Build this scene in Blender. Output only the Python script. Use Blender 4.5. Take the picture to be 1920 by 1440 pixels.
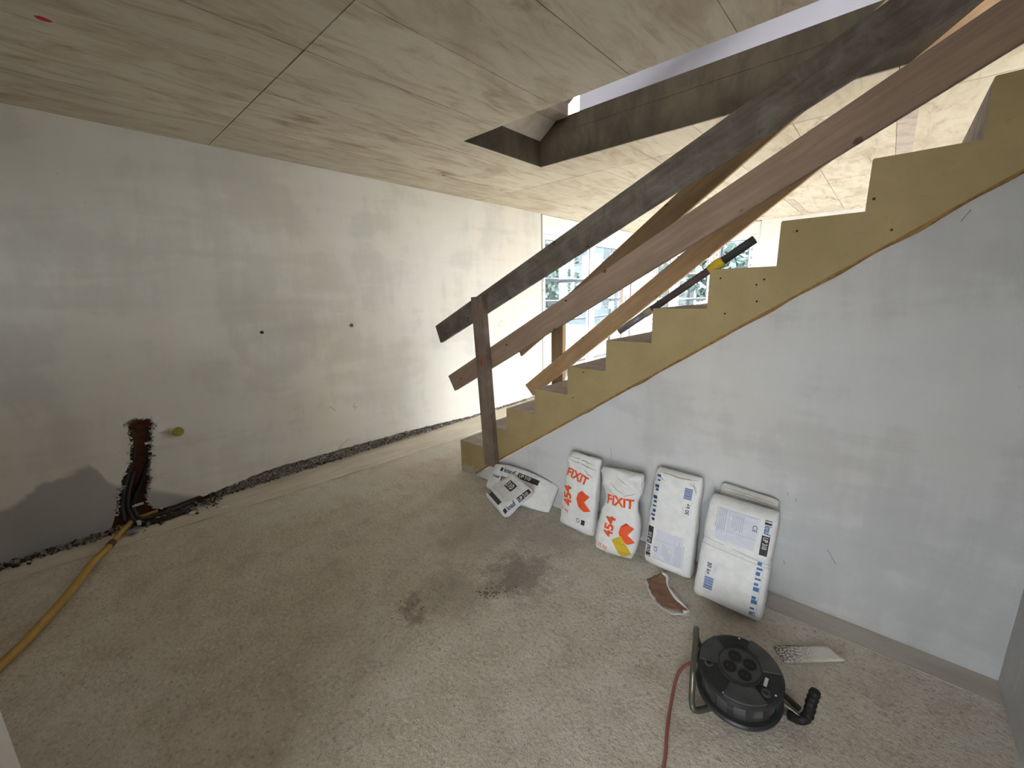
import bpy, bmesh, math, random
from mathutils import Vector, Matrix, noise
for o in list(bpy.data.objects): bpy.data.objects.remove(o)
scene = bpy.context.scene
COL = scene.collection
rnd = random.Random(7)

# ------------------------------------------------------------------ camera
cam_d = bpy.data.cameras.new('camera'); cam = bpy.data.objects.new('camera', cam_d); COL.objects.link(cam)
yaw, pitch, roll, F = .7364, .2152, -.0245, 769.5431
fw = Vector((-math.sin(yaw)*math.cos(pitch), math.cos(yaw)*math.cos(pitch), -math.sin(pitch)))
rt0 = Vector((math.cos(yaw), math.sin(yaw), 0)); up0 = rt0.cross(fw)
rt = math.cos(roll)*rt0 + math.sin(roll)*up0; up = -math.sin(roll)*rt0 + math.cos(roll)*up0
EYE = Vector((0, 0, 1.446))
cm = Matrix.Identity(4)
for i in range(3): cm[i][0], cm[i][1], cm[i][2], cm[i][3] = rt[i], up[i], -fw[i], EYE[i]
cam.matrix_world = cm
cam_d.sensor_width = 36; cam_d.lens = 36*F/1920; cam_d.clip_start = .02; cam_d.clip_end = 300
scene.camera = cam
scene.cycles.diffuse_bounces = 6

# ------------------------------------------------------------------ sky, sun, exposure
EXPO = 4.5
SKY = 1.0
w = bpy.data.worlds.new('sky'); scene.world = w; w.use_nodes = True
nt = w.node_tree; nt.nodes.clear()
tc = nt.nodes.new('ShaderNodeTexCoord'); sx = nt.nodes.new('ShaderNodeSeparateXYZ'); rp = nt.nodes.new('ShaderNodeValToRGB')
bg = nt.nodes.new('ShaderNodeBackground'); wo = nt.nodes.new('ShaderNodeOutputWorld')
nt.links.new(tc.outputs['Generated'], sx.inputs[0]); nt.links.new(sx.outputs['Z'], rp.inputs[0])
rp.color_ramp.elements[0].position = 0.0; rp.color_ramp.elements[0].color = (1.0, .95, .94, 1)
rp.color_ramp.elements[1].position = 1.0; rp.color_ramp.elements[1].color = (.88, .88, .95, 1)
nt.links.new(rp.outputs[0], bg.inputs[0]); bg.inputs[1].default_value = SKY
nt.links.new(bg.outputs[0], wo.inputs[0])
vs = scene.view_settings
scene.display_settings.display_device = 'sRGB'
vs.view_transform = 'Standard'; vs.look = 'None'; vs.gamma = 1; vs.exposure = EXPO; vs.use_curve_mapping = False
R90 = math.pi/2
sun_d = bpy.data.lights.new('sun', 'SUN'); sun_d.energy = .7; sun_d.angle = .02; sun_d.color = (1, .95, .86)
sun = bpy.data.objects.new('sun', sun_d); COL.objects.link(sun); sun.rotation_euler = Vector((.93, .14, -.72)).to_track_quat('-Z', 'Y').to_euler()

# ------------------------------------------------------------------ helpers: objects
WM = {}
def wm(o): return WM.get(o.name, Matrix.Identity(4))
def link(o, parent=None, basis=None):
    COL.objects.link(o)
    if basis is not None: o.matrix_basis = basis
    WM[o.name] = (basis.copy() if basis is not None else Matrix.Identity(4))
    if parent:
        o.parent = parent; o.matrix_parent_inverse = wm(parent).inverted()
    return o
def tag(o, label=None, cat=None, group=None, kind=None):
    if label: o['label'] = label
    if cat: o['category'] = cat
    if group: o['group'] = group
    if kind: o['kind'] = kind
    return o
def thing(name, loc, label, cat, group=None):
    o = bpy.data.objects.new(name, None); o.empty_display_size = .05
    link(o, None, Matrix.Translation(loc)); return tag(o, label, cat, group)
def mesh_obj(name, verts, faces, mats, parent=None, smooth=False, basis=None, fm=None):
    me = bpy.data.meshes.new(name); me.from_pydata([tuple(v) for v in verts], [], faces); me.update()
    if not isinstance(mats, (list, tuple)): mats = [mats]
    for m in mats: me.materials.append(m)
    if fm:
        for p, k in zip(me.polygons, fm): p.material_index = k
    if smooth:
        for p in me.polygons: p.use_smooth = True
    return link(bpy.data.objects.new(name, me), parent, basis)
def bm_obj(name, bm, mats, parent=None, smooth=False, basis=None):
    bmesh.ops.recalc_face_normals(bm, faces=bm.faces)
    me = bpy.data.meshes.new(name); bm.to_mesh(me); bm.free()
    if not isinstance(mats, (list, tuple)): mats = [mats]
    for m in mats: me.materials.append(m)
    if smooth:
        for p in me.polygons: p.use_smooth = True
    return link(bpy.data.objects.new(name, me), parent, basis)
def bbox(bm, a, b, bev=0):
    c = [(a[i]+b[i])/2 for i in range(3)]; s = [abs(b[i]-a[i]) for i in range(3)]
    r = bmesh.ops.create_cube(bm, size=1, matrix=Matrix.Translation(c) @ Matrix.Diagonal((*s, 1)))
    if bev:
        es = list({e for v in r['verts'] for e in v.link_edges})
        bmesh.ops.bevel(bm, geom=es, offset=bev, segments=1, affect='EDGES')
    return r
def box(name, a, b, m, parent=None, bev=0, basis=None):
    bm = bmesh.new(); bbox(bm, a, b, bev); return bm_obj(name, bm, m, parent, basis=basis)
def boxes(name, lst, m, parent=None, bev=0):
    bm = bmesh.new()
    for a, b in lst: bbox(bm, a, b, bev)
    return bm_obj(name, bm, m, parent)
def struct(o): o['kind'] = 'structure'; return o
def extrude_xz(bm, pts, y0, y1):
    n = len(pts); va = [bm.verts.new((p[0], y0, p[1])) for p in pts]; vb = [bm.verts.new((p[0], y1, p[1])) for p in pts]
    bm.faces.new(va); bm.faces.new(vb[::-1])
    for i in range(n): bm.faces.new((va[i], vb[i], vb[(i+1) % n], va[(i+1) % n]))
def tube_verts(path, rad, seg=10, closed_ends=True, radf=None):
    V, Fc = [], []; n = len(path); prev = None
    for i, p in enumerate(path):
        p = Vector(p); t = (Vector(path[min(i+1, n-1)]) - Vector(path[max(i-1, 0)])).normalized()
        if prev is None:
            a = t.orthogonal().normalized()
        else:
            a = (prev - t*prev.dot(t)).normalized()
        prev = a; b = t.cross(a); r = radf(i/(n-1)) if radf else rad
        for k in range(seg):
            th = 2*math.pi*k/seg; V.append(p + r*(math.cos(th)*a + math.sin(th)*b))
    for i in range(n-1):
        for k in range(seg):
            Fc.append((i*seg+k, i*seg+(k+1) % seg, (i+1)*seg+(k+1) % seg, (i+1)*seg+k))
    if closed_ends:
        Fc.append(tuple(range(seg))[::-1]); Fc.append(tuple((n-1)*seg+k for k in range(seg)))
    return V, Fc
def smooth_path(pts, n=40):
    P = [Vector(p) for p in pts]; P = [2*P[0]-P[1]] + P + [2*P[-1]-P[-2]]; out = []
    m = len(P)-3
    for i in range(n+1):
        t = i/n*m; k = min(int(t), m-1); t -= k
        a, b, c, d = P[k:k+4]
        out.append(.5*((2*b) + (c-a)*t + (2*a-5*b+4*c-d)*t*t + (3*b-a-3*c+d)*t**3))
    return out
def tube(name, path, rad, m, parent=None, seg=10, radf=None):
    V, Fc = tube_verts(path, rad, seg, True, radf); return mesh_obj(name, V, Fc, m, parent, True)

# ------------------------------------------------------------------ helpers: materials
class NB:
    def __init__(s, name):
        s.m = bpy.data.materials.new(name); s.m.use_nodes = True; s.t = s.m.node_tree
        s.b = s.t.nodes['Principled BSDF']; s.out = s.t.nodes['Material Output']
        s.b.inputs['Specular IOR Level'].default_value = .3
    def n(s, typ, **kw):
        nd = s.t.nodes.new('ShaderNode'+typ)
        for k, v in kw.items(): setattr(nd, k, v)
        return nd
    def l(s, a, b): s.t.links.new(a, b)
    def pos(s): return s.n('NewGeometry').outputs['Position']
    def objc(s): return s.n('TexCoord').outputs['Object']
    def mapv(s, v, sc=(1, 1, 1), loc=(0, 0, 0), rot=(0, 0, 0)):
        m = s.n('Mapping'); s.l(v, m.inputs[0]); m.inputs['Scale'].default_value = sc; m.inputs['Location'].default_value = loc; m.inputs['Rotation'].default_value = rot
        return m.outputs[0]
    def noise(s, v, scale, detail=4, rough=.55, dist=0):
        n = s.n('TexNoise'); s.l(v, n.inputs['Vector']); n.inputs['Scale'].default_value = scale; n.inputs['Detail'].default_value = detail
        n.inputs['Roughness'].default_value = rough; n.inputs['Distortion'].default_value = dist; return n.outputs['Fac']
    def vor(s, v, scale, feature='F1'):
        n = s.n('TexVoronoi', feature=feature); s.l(v, n.inputs['Vector']); n.inputs['Scale'].default_value = scale; return n.outputs['Distance']
    def ramp(s, f, stops):
        r = s.n('ValToRGB'); s.l(f, r.inputs[0]); e = r.color_ramp.elements
        while len(e) < len(stops): e.new(.5)
        for k, (p, c) in enumerate(stops):
            e[k].position = p; c = c if isinstance(c, tuple) else (c, c, c); e[k].color = (*c, 1)
        return r.outputs[0]
    def mr(s, f, a, b, c=0, d=1, smooth=False):
        r = s.n('MapRange', interpolation_type='SMOOTHSTEP' if smooth else 'LINEAR'); s.l(f, r.inputs[0])
        for k, x in enumerate((a, b, c, d)): r.inputs[1+k].default_value = x
        return r.outputs[0]
    def mix(s, f, a, b, mode='MIX'):
        m = s.n('Mix', data_type='RGBA', blend_type=mode)
        for i, v in ((0, f), (6, a), (7, b)):
            if hasattr(v, 'node'): s.l(v, m.inputs[i])
            elif i == 0: m.inputs[0].default_value = v
            else: m.inputs[i].default_value = (*v, 1)
        return m.outputs[2]
    def math(s, op, a, b=None):
        m = s.n('Math', operation=op)
        for i, v in ((0, a), (1, b)):
            if v is None: continue
            if hasattr(v, 'node'): s.l(v, m.inputs[i])
            else: m.inputs[i].default_value = v
        return m.outputs[0]
    def sep(s, v):
        x = s.n('SeparateXYZ'); s.l(v, x.inputs[0]); return x.outputs
    def bump(s, f, strength=.3, dist=.01):
        b = s.n('Bump'); b.inputs['Strength'].default_value = strength; b.inputs['Distance'].default_value = dist
        s.l(f, b.inputs['Height']); s.l(b.outputs[0], s.b.inputs['Normal'])
    def col(s, c):
        if hasattr(c, 'node'): s.l(c, s.b.inputs['Base Color'])
        else: s.b.inputs['Base Color'].default_value = (*c, 1)
    def rough(s, r):
        if hasattr(r, 'node'): s.l(r, s.b.inputs['Roughness'])
        else: s.b.inputs['Roughness'].default_value = r
def plain(name, c, rough=.6, metal=0, var=.12, scale=30, bump=.1):
    k = NB(name); v = k.pos(); f = k.noise(v, scale, 4)
    k.col(k.mix(f, tuple(x*(1-var) for x in c), tuple(min(1, x*(1+var)) for x in c))); k.rough(rough); k.b.inputs['Metallic'].default_value = metal
    if bump: k.bump(f, bump, .004)
    return k.m
def srgb(r, g, b): return tuple(((x/255+.055)/1.055)**2.4 if x > 10 else x/255/12.92 for x in (r, g, b))

def plaster(name, low_patch=False, c1=(.665, .65, .61), c2=(.575, .56, .53), ax='left'):
    k = NB(name); v = k.pos()
    big = k.noise(k.mapv(v, (1, 1, 1.0)), 1.3, 5, .55, .6)
    st = k.noise(k.mapv(v, (3.2, 3.2, .8)), 1.6, 6, .65, .4)          # trowel streaks
    st2 = k.noise(k.mapv(v, (.7, .7, 3.5), (3, 1, 2)), 1.5, 6, .6, .5)
    f = k.math('ADD', k.math('MULTIPLY', big, .45), k.math('ADD', k.math('MULTIPLY', st, .3), k.math('MULTIPLY', st2, .35)))
    c = k.ramp(f, [(.42, c2), (.52, tuple((a+b)/2 for a, b in zip(c1, c2))), (.56, c1), (.68, tuple(min(1, x*1.05) for x in c1))])
    warm = k.noise(v, .9, 3)
    c = k.mix(k.mr(warm, .45, .7), c, k.mix(1.0, c, (1.0, .955, .90), 'MULTIPLY'))
    sp = k.noise(v, 26, 3, .6)
    c = k.mix(k.mr(sp, .70, .76, 0, .35), c, (.33, .32, .30))
    if low_patch:  # darker patch low on the wall, with a stepped upper edge
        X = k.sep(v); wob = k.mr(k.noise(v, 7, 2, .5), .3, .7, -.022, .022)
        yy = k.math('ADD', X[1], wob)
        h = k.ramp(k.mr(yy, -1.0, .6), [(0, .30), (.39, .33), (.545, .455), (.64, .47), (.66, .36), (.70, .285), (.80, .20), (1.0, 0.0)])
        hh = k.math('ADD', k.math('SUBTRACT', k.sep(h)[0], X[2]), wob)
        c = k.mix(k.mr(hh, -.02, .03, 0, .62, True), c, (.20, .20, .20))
    k.col(c); k.rough(.85)
    fine = k.noise(v, 90, 5, .65)
    k.bump(k.math('ADD', k.math('MULTIPLY', f, 1.2), k.math('MULTIPLY', fine, .25)), .25, .012)
    return k.m
def concrete_ceiling():
    k = NB('shuttered_concrete'); v = k.pos(); r = k.n('ObjectInfo').outputs['Random']
    grain = k.noise(k.mapv(v, (5.5, 1.3, 5)), 1.9, 8, .68, .9)
    blot = k.noise(k.mapv(v, (1.6, .8, 1)), 1.5, 6, .6, .5)
    c = k.ramp(grain, [(.29, (.29, .225, .145)), (.41, (.48, .415, .32)), (.52, (.575, .52, .425)), (.70, (.63, .585, .495))])
    c = k.mix(k.mr(blot, .40, .62), c, k.mix(1.0, c, (1.0, 1.0, .99), 'MULTIPLY'))
    c = k.mix(k.mr(blot, .46, .34, 0, .6), c, (.36, .29, .205))
    c = k.mix(k.mr(r, 0, 1, 0, .35), c, (.38, .335, .26))
    pit = k.noise(v, 55, 3, .6); c = k.mix(k.mr(pit, .68, .74, 0, .5), c, (.16, .13, .10))
    k.col(c); k.rough(.8); k.bump(k.math('ADD', grain, k.math('MULTIPLY', pit, .4)), .3, .008); return k.m
def concrete(name, c1, c2, stretch=(1, 1, 1), sc=6):
    k = NB(name); v = k.mapv(k.pos(), stretch); f = k.noise(v, sc, 6, .65, .4); g = k.noise(k.pos(), 120, 3)
    c = k.ramp(f, [(.32, c2), (.6, c1)]); c = k.mix(k.mr(g, .6, .75, 0, .35), c, tuple(x*.5 for x in c1))
    k.col(c); k.rough(.85); k.bump(k.math('ADD', f, k.math('MULTIPLY', g, .3)), .35, .008); return k.m
def floor_mat():
    k = NB('rough_screed'); v = k.pos()
    b = k.noise(v, .9, 5, .6, .5); m = k.noise(v, 7, 6, .7, .3); g = k.noise(v, 62, 5, .72); sw = k.noise(k.mapv(v, (6, 1.5, 1), (0, 0, 0), (0, 0, .5)), 3, 5, .6, .5)
    c = k.ramp(m, [(.28, (.56, .50, .42)), (.48, (.70, .645, .56)), (.68, (.78, .735, .66))])
    c = k.mix(k.mr(b, .38, .62), c, k.mix(1.0, c, (.90, .86, .80), 'MULTIPLY'))
    c = k.mix(k.mr(g, .54, .66, 0, .7), c, (.87, .83, .77)); c = k.mix(k.mr(g, .45, .33, 0, .8), c, (.32, .275, .22))
    # pale dusty trail along the left wall, dark scuffs in front of the sacks
    X = k.sep(v); wob = k.mr(k.noise(v, 4, 4), .3, .7, -.12, .12)
    d = k.math('ABSOLUTE', k.math('ADD', k.math('ADD', X[0], wob), 2.98))
    c = k.mix(k.math('MULTIPLY', k.mr(d, .22, .05, 0, .42, True), k.mr(X[1], .2, 1.2)), c, (.72, .70, .64))
    def spot(cx, cy, r0, r1, amt, colr, c):
        q = k.n('VectorMath', operation='DISTANCE'); k.l(v, q.inputs[0]); q.inputs[1].default_value = (cx, cy, 0)
        dd = k.math('ADD', q.outputs['Value'], k.mr(k.noise(v, 11, 5, .7), .3, .7, -.10, .10))
        return k.mix(k.mr(dd, r0, r1, amt, 0, True), c, colr)
    c = spot(-1.27, 1.42, .05, .26, .75, (.24, .21, .175), c)
    c = spot(-1.45, 1.10, .02, .28, .55, (.29, .24, .185), c)
    c = spot(-1.70, 1.55, .05, .45, .45, (.34, .275, .21), c)
    c = spot(-1.35, 1.80, .05, .30, .5, (.34, .30, .26), c)
    c = spot(-1.50, .92, .0, .10, .6, (.22, .185, .14), c)
    k.col(c); k.rough(k.mr(m, .3, .7, .62, .82)); k.b.inputs['Specular IOR Level'].default_value = .35
    k.bump(k.math('ADD', k.math('MULTIPLY', m, .6), k.math('ADD', k.math('MULTIPLY', g, .32), k.math('MULTIPLY', sw, .6))), 1.0, .026); return k.m
def wood(name, c1, c2, knot=(.06, .04, .025), dirt=0.0):
    k = NB(name); v = k.objc()
    g = k.noise(k.mapv(v, (1.2, 22, 22)), 2.2, 6, .6, 1.0); b = k.noise(k.mapv(v, (2, 5, 5)), 2, 4)
    c = k.mix(k.mr(g, .3, .7), c2, c1); c = k.mix(k.mr(b, .4, .75, 0, .45), c, tuple(x*.75 for x in c2))
    vo = k.n('TexVoronoi'); k.l(k.mapv(v, (5.5, 0, 9), (rnd.random()*9, 0, .37)), vo.inputs['Vector']); vo.inputs['Scale'].default_value = 1
    d = k.math('ADD', vo.outputs['Distance'], k.mr(k.noise(v, 30, 2), .3, .7, -.03, .03))
    c = k.mix(k.mr(d, .05, .12, .85, 0, True), c, knot)
    if dirt: c = k.mix(k.mr(k.noise(v, 8, 5, .7, .6), .45, .7, 0, dirt), c, (.36, .34, .31))
    k.col(c); k.rough(.75); k.bump(g, .25, .004); return k.m
def paper(name, c=(.80, .80, .80)):
    k = NB(name); v = k.pos(); f = k.noise(v, 22, 5, .6, .4); g = k.noise(v, 70, 4)
    cc = k.mix(k.mr(f, .35, .75), c, tuple(x*.86 for x in c)); cc = k.mix(k.mr(g, .64, .78, 0, .4), cc, (.50, .47, .43))
    k.col(cc); k.rough(.5); k.bump(f, .35, .006); return k.m
M = {}
M['plaster_left'] = plaster('grey_plaster_patch', True)
M['plaster'] = plaster('grey_plaster')
M['plaster_stair'] = plaster('cool_grey_plaster', False, (.60, .605, .625), (.50, .505, .52))
M['plaster_white'] = plain('white_plaster', (.74, .73, .72), .85, 0, .05, 8)
M['plaster_lilac'] = plain('lilac_plaster', (.60, .61, .68), .85, 0, .08, 5)
M['ceiling'] = concrete_ceiling()
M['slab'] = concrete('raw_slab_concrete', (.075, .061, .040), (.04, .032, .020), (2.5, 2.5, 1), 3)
M['soffit'] = concrete('pale_concrete', (.55, .52, .47), (.42, .39, .34))
M['step'] = concrete('step_concrete', (.46, .40, .35), (.33, .28, .24), (1, 1, 1), 12)
M['floor'] = floor_mat()
M['strip'] = concrete('smooth_screed_edge', (.70, .64, .55), (.58, .52, .43), (3, .6, 1), 4)
M['strip_dark'] = concrete('dark_screed_edge', (.56, .52, .46), (.46, .42, .365), (.6, 3, 1), 4)
M['masonry'] = concrete('clay_block', (.20, .075, .045), (.075, .035, .028), (1, 1, 1), 14)
M['rubble'] = plain('crumbled_mortar', (.26, .235, .205), .9, 0, .8, 45, .5)
M['rubble_pale'] = plain('pale_crumbs', (.52, .50, .46), .9, 0, .25, 40, .4)
M['crumb_floor'] = plain('brown_floor_crumbs', (.20, .165, .125), .9, 0, .4, 40, .4)
M['rubble_dark'] = plain('dark_crumbs', (.07, .055, .045), .9, 0, .5, 40, .4)
M['wood_old'] = wood('weathered_wood', (.165, .138, .11), (.10, .083, .066), (.045, .035, .028), .3)
M['wood_mid'] = wood('brown_board', (.37, .265, .195), (.275, .19, .14), (.10, .055, .035))
M['wood_new'] = wood('fresh_spruce', (.58, .40, .23), (.46, .30, .16), (.22, .10, .04))
M['wood_tan'] = wood('tan_board', (.34, .24, .135), (.25, .165, .085), (.09, .05, .03))
M['wood_post'] = wood('dark_post_wood', (.25, .18, .135), (.16, .115, .09), (.05, .03, .02), .25)
M['foam'] = plain('orange_foam', (.33, .19, .065), .8, 0, .8, 45, .6)
M['pvc'] = plain('white_pvc', (.80, .80, .80), .35, 0, .03, 20, 0)
M['pvc_mark'] = plain('grey_print', (.30, .31, .33), .6, 0, .1, 30, 0)
M['gasket'] = plain('dark_gasket', (.06, .06, .065), .6, 0, .1, 30, 0)
M['bead'] = plain('zinc_bead', (.28, .27, .25), .5, .3, .2, 40, 0)
k = NB('window_glass'); tr = k.n('BsdfTransparent'); gl = k.n('BsdfGlossy'); fr = k.n('Fresnel'); mx = k.n('MixShader')
tr.inputs[0].default_value = (.90, .945, .955, 1); gl.inputs['Roughness'].default_value = .03; fr.inputs[0].default_value = 1.4
k.l(k.math('MULTIPLY', fr.outputs[0], k.math('SUBTRACT', 1.0, k.n('NewGeometry').outputs['Backfacing'])), mx.inputs[0]); k.l(tr.outputs[0], mx.inputs[1]); k.l(gl.outputs[0], mx.inputs[2]); k.l(mx.outputs[0], k.out.inputs[0]); M['glass'] = k.m
k = NB('ochre_coating'); v = k.pos(); X = k.sep(v); f = k.noise(v, 4, 5, .6, .4); g = k.noise(v, 60, 3)
c = k.mix(k.mr(f, .35, .65), (.34, .26, .125), (.40, .31, .155)); c = k.mix(k.mr(g, .62, .75, 0, .3), c, (.22, .16, .08))
c = k.mix(k.mr(k.math('ADD', X[2], k.mr(k.noise(v, 14, 4), .3, .7, -.04, .04)), .075, .05, 0, 1), c, (.42, .37, .29)); k.col(c); k.rough(.7); k.bump(f, .15, .006); M['ochre'] = k.m
M['paper'] = paper('white_sack_paper'); M['paper2'] = paper('grey_sack_paper', (.62, .60, .57)); M['paper_in'] = plain('brown_sack_lining', (.27, .155, .10), .7, 0, .25, 25, .4)
M['paper_fold'] = plain('brownish_paper_fold', (.42, .39, .34), .7, 0, .2, 40, 0)
M['ink_black'] = plain('black_ink', (.035, .037, .04), .6, 0, .1, 40, 0); M['ink_blue'] = plain('blue_ink', (.06, .17, .40), .6, 0, .1, 40, 0)
M['ink_dblue'] = plain('navy_ink', (.035, .06, .14), .6, 0, .1, 40, 0)
M['ink_orange'] = plain('orange_ink', (.80, .10, .025), .6, 0, .08, 30, 0); M['ink_white'] = plain('white_ink', (.78, .78, .78), .6, 0, .03, 40, 0)
M['ink_grey'] = plain('grey_ink', (.42, .44, .50), .6, 0, .1, 40, 0); M['ink_lilac'] = plain('pale_lilac_ink', (.66, .67, .77), .6, 0, .04, 40, 0)
M['tape_yellow'] = plain('yellow_tape', (.62, .44, .03), .45, 0, .15, 30, .2)
M['black'] = plain('black_plastic', (.026, .027, .028), .38, 0, .6, 25, .3); M['black2'] = plain('dusty_black_plastic', (.062, .063, .062), .45, 0, .6, 22, .3)
M['rubber'] = plain('black_rubber', (.010, .010, .010), .6, 0, .2, 40, .1); M['steel'] = plain('painted_steel_tube', (.13, .125, .10), .35, .6, .2, 40, 0)
M['cord'] = plain('faded_red_cable', (.36, .13, .11), .55, 0, .12, 30, 0); M['hose'] = plain('yellow_conduit', (.43, .275, .065), .5, 0, .25, 14, .1)
M['tape_red'] = plain('brown_red_tape', (.13, .06, .045), .6, 0, .3, 40, .2); M['conduit'] = plain('black_conduit', (.028, .026, .025), .5, 0, .6, 40, .2)
M['clip'] = plain('white_clip', (.62, .62, .60), .5, 0, .1, 30, 0); M['cap'] = plain('olive_yellow_cap', (.30, .26, .05), .55, 0, .2, 30, .1)
M['pole'] = plain('brown_pole', (.085, .06, .055), .5, 0, .15, 30, 0); M['pole2'] = plain('grey_pole', (.21, .21, .22), .45, .2, .1, 30, 0); M['pole3'] = plain('dark_pole_end', (.05, .047, .047), .5, 0, .2, 30, 0)
M['tape_grey'] = plain('grey_tape', (.38, .33, .27), .5, 0, .15, 30, .1); M['red_paint'] = plain('red_spray_paint', (.50, .02, .03), .6, 0, .2, 30, 0)
M['scaf'] = plain('scaffold_tube', (.055, .065, .07), .5, .0, .1, 20, 0); M['plank'] = plain('scaffold_deck', (.07, .075, .075), .8, 0, .3, 10, 0)
M['earth'] = plain('site_ground', (.085, .085, .08), .9, 0, .2, 2, 0); M['leaf'] = plain('leaves', (.055, .080, .07), .7, 0, .4, 5, 0)
M['bark'] = plain('bark', (.06, .05, .04), .9, 0, .3, 10, 0); M['facade'] = plain('pale_facade', (.055, .072, .078), .8, 0, .06, 2, 0); M['far_frame'] = plain('far_window_frame', (.085, .095, .10), .6, 0, .1, 2, 0); M['pane_far'] = plain('far_window_pane', (.02, .032, .038), .4, 0, .1, 2, 0)
M['roof'] = plain('roof_tiles', (.035, .036, .04), .8, 0, .2, 3, 0)

# ------------------------------------------------------------------ the room
H = 2.4755; ZU = 2.69; XL = -3.539; B = 2.104; YF = 7.6
OX0, OX1, OY0, OY1 = -2.308, 1.35, 2.098, 2.970
floor = struct(box('floor', (-3.9, -3.3, -.25), (3.2, 7.9, 0), M['floor']))
# edge strips of smoother screed beside the walls (their inner edge is not quite parallel to the wall)
bm = bmesh.new()
pts = [(-3.60, -3.2), (-3.36, -3.2), (-3.335, -.43), (-3.26, .5), (-3.15, 1.76), (-3.10, 4.5), (-3.60, 4.5)]
va = [bm.verts.new((x, y, .007)) for x, y in pts]; vb = [bm.verts.new((x, y, -.01)) for x, y in pts]; bm.faces.new(va); bm.faces.new(vb[::-1])
for i in range(len(pts)): bm.faces.new((va[i], va[(i+1) % 7], vb[(i+1) % 7], vb[i]))
struct(bm_obj('trim_1', bm, M['strip']))
struct(box('trim_2', (-1.35, 1.985, -.01), (.48, 2.113, .0025), M['strip_dark']))

# left wall: masonry core, plaster skin with the broken lower edge, the pipe chase and two drill holes
wl = struct(boxes('wall_left', [((-3.80, -3.3, -.2), (-3.60, 4.565, H)), ((-3.80, 7.35, -.2), (-3.60, 7.85, H))], M['masonry']))
def jag(y):                       # lower edge height of the plaster along the wall
    n_ = .012*noise.noise(Vector((y*22, 0, 3))) + .010*noise.noise(Vector((y*60, 2, 0)))
    if y < .04: base = .012 + max(0, .03*(y+.6))
    elif y < .5: base = .06
    elif y < 1.0: base = .06 + .055*(y-.5)/.5
    elif y < 2.2: base = .115 - .025*(y-1.0)/1.2
    elif y < 3.2: base = .09 - .055*(y-2.2)
    else: base = .04
    return max(.008, base+n_)
bm = bmesh.new()
def loop(pts):
    vs_ = [bm.verts.new((XL, y, z)) for y, z in pts]; return [bm.edges.new((vs_[i], vs_[(i+1) % len(vs_)])) for i in range(len(vs_))]
outer = [(-3.3, H), (-3.3, .01)]
y = -3.0
while y < .05: outer.append((y, jag(y))); y += .03
# up the left flank of the chase, over its head and down the right flank
chase = [(.055, .10), (.075, .16), (.085, .22), (.115, .27), (.125, .33), (.16, .39), (.185, .44), (.195, .50), (.21, .56), (.205, .62), (.215, .665), (.20, .70),
         (.24, .715), (.30, .705), (.335, .69), (.345, .655), (.325, .63), (.32, .57), (.305, .52), (.30, .45), (.28, .39), (.265, .33), (.27, .28), (.235, .22), (.225, .16), (.232, .11), (.255, .078), (.30, .062), (.36, .06), (.43, .068), (.50, .075)]
outer += chase
y = .52
while y < 4.56: outer.append((y, jag(y))); y += .025
outer += [(4.565, .02), (4.565, H)]
ed = loop(outer)
for cy, cz, r in ((1.066, 1.207, .013), (1.788, 1.209, .017)):
    ed += loop([(cy + r*math.cos(t*math.pi/5)*(1+.25*(t % 2)), cz + r*math.sin(t*math.pi/5)) for t in range(10)])
bmesh.ops.triangle_fill(bm, edges=ed, use_beauty=True, use_dissolve=False, normal=(1, 0, 0))
ex = bmesh.ops.extrude_face_region(bm, geom=bm.faces[:])
for v_ in [g for g in ex['geom'] if isinstance(g, bmesh.types.BMVert)]: v_.co.x = -3.60
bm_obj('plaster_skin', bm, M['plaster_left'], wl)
box('plaster_skin', (-3.60, 7.35, 0), (XL, 7.6, H), M['plaster_white'], wl)
M['scuff'] = plain('grey_scuff', (.33, .31, .29), .8, 0, .2, 30, 0)
for pth in ([(1.508, .521), (1.56, .47)], [(1.735, .505), (1.738, .44)], [(1.715, .475), (1.765, .455)], [(1.53, .10), (1.57, .14), (1.651, .183)], [(3.736, 1.137), (3.675, 1.063), (3.791, 1.054), (3.736, 1.137)]):
    tube('scuff_mark', [(XL, y_, z_) for y_, z_ in pth], .0022, M['scuff'], wl, 6)
box('corner_bead', (-3.56, 4.555, .05), (-3.534, 4.578, H-.005), M['bead'], wl)
box('plaster_backing', (-3.606, .6, -.01), (-3.565, 4.56, .13), M['rubble'], wl)
def crumb_mesh(bm, c, r):
    q = bmesh.ops.create_icosphere(bm, subdivisions=1, radius=r)
    s = Vector((rnd.uniform(.6, 1.3), rnd.uniform(.6, 1.3), rnd.uniform(.45, .9)))
    for v_ in q['verts']:
        p = v_.co; v_.co = Vector((p.x*s.x, p.y*s.y, p.z*s.z))*rnd.uniform(.75, 1.15) + Vector(c)
def crumbs(name, fn, n, m, parent):
    bm = bmesh.new()
    for _ in range(n): crumb_mesh(bm, *fn())
    o = bm_obj(name, bm, m, parent); o['kind'] = 'stuff'; return o
def edge_pt(r0, r1, dz=1):
    yy = rnd.uniform(.55, 4.2); r = rnd.uniform(r0, r1); h = jag(yy)
    return ((-3.556+rnd.uniform(-.008, .012), yy, rnd.uniform(.004, h*dz)), r)
crumbs('mortar_crumbs', lambda: edge_pt(.004, .013), 1100, M['rubble'], wl)
crumbs('pale_crumbs', lambda: edge_pt(.003, .010), 600, M['rubble_pale'], wl)
crumbs('dark_crumbs', lambda: edge_pt(.003, .010), 700, M['rubble_dark'], wl)
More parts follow.
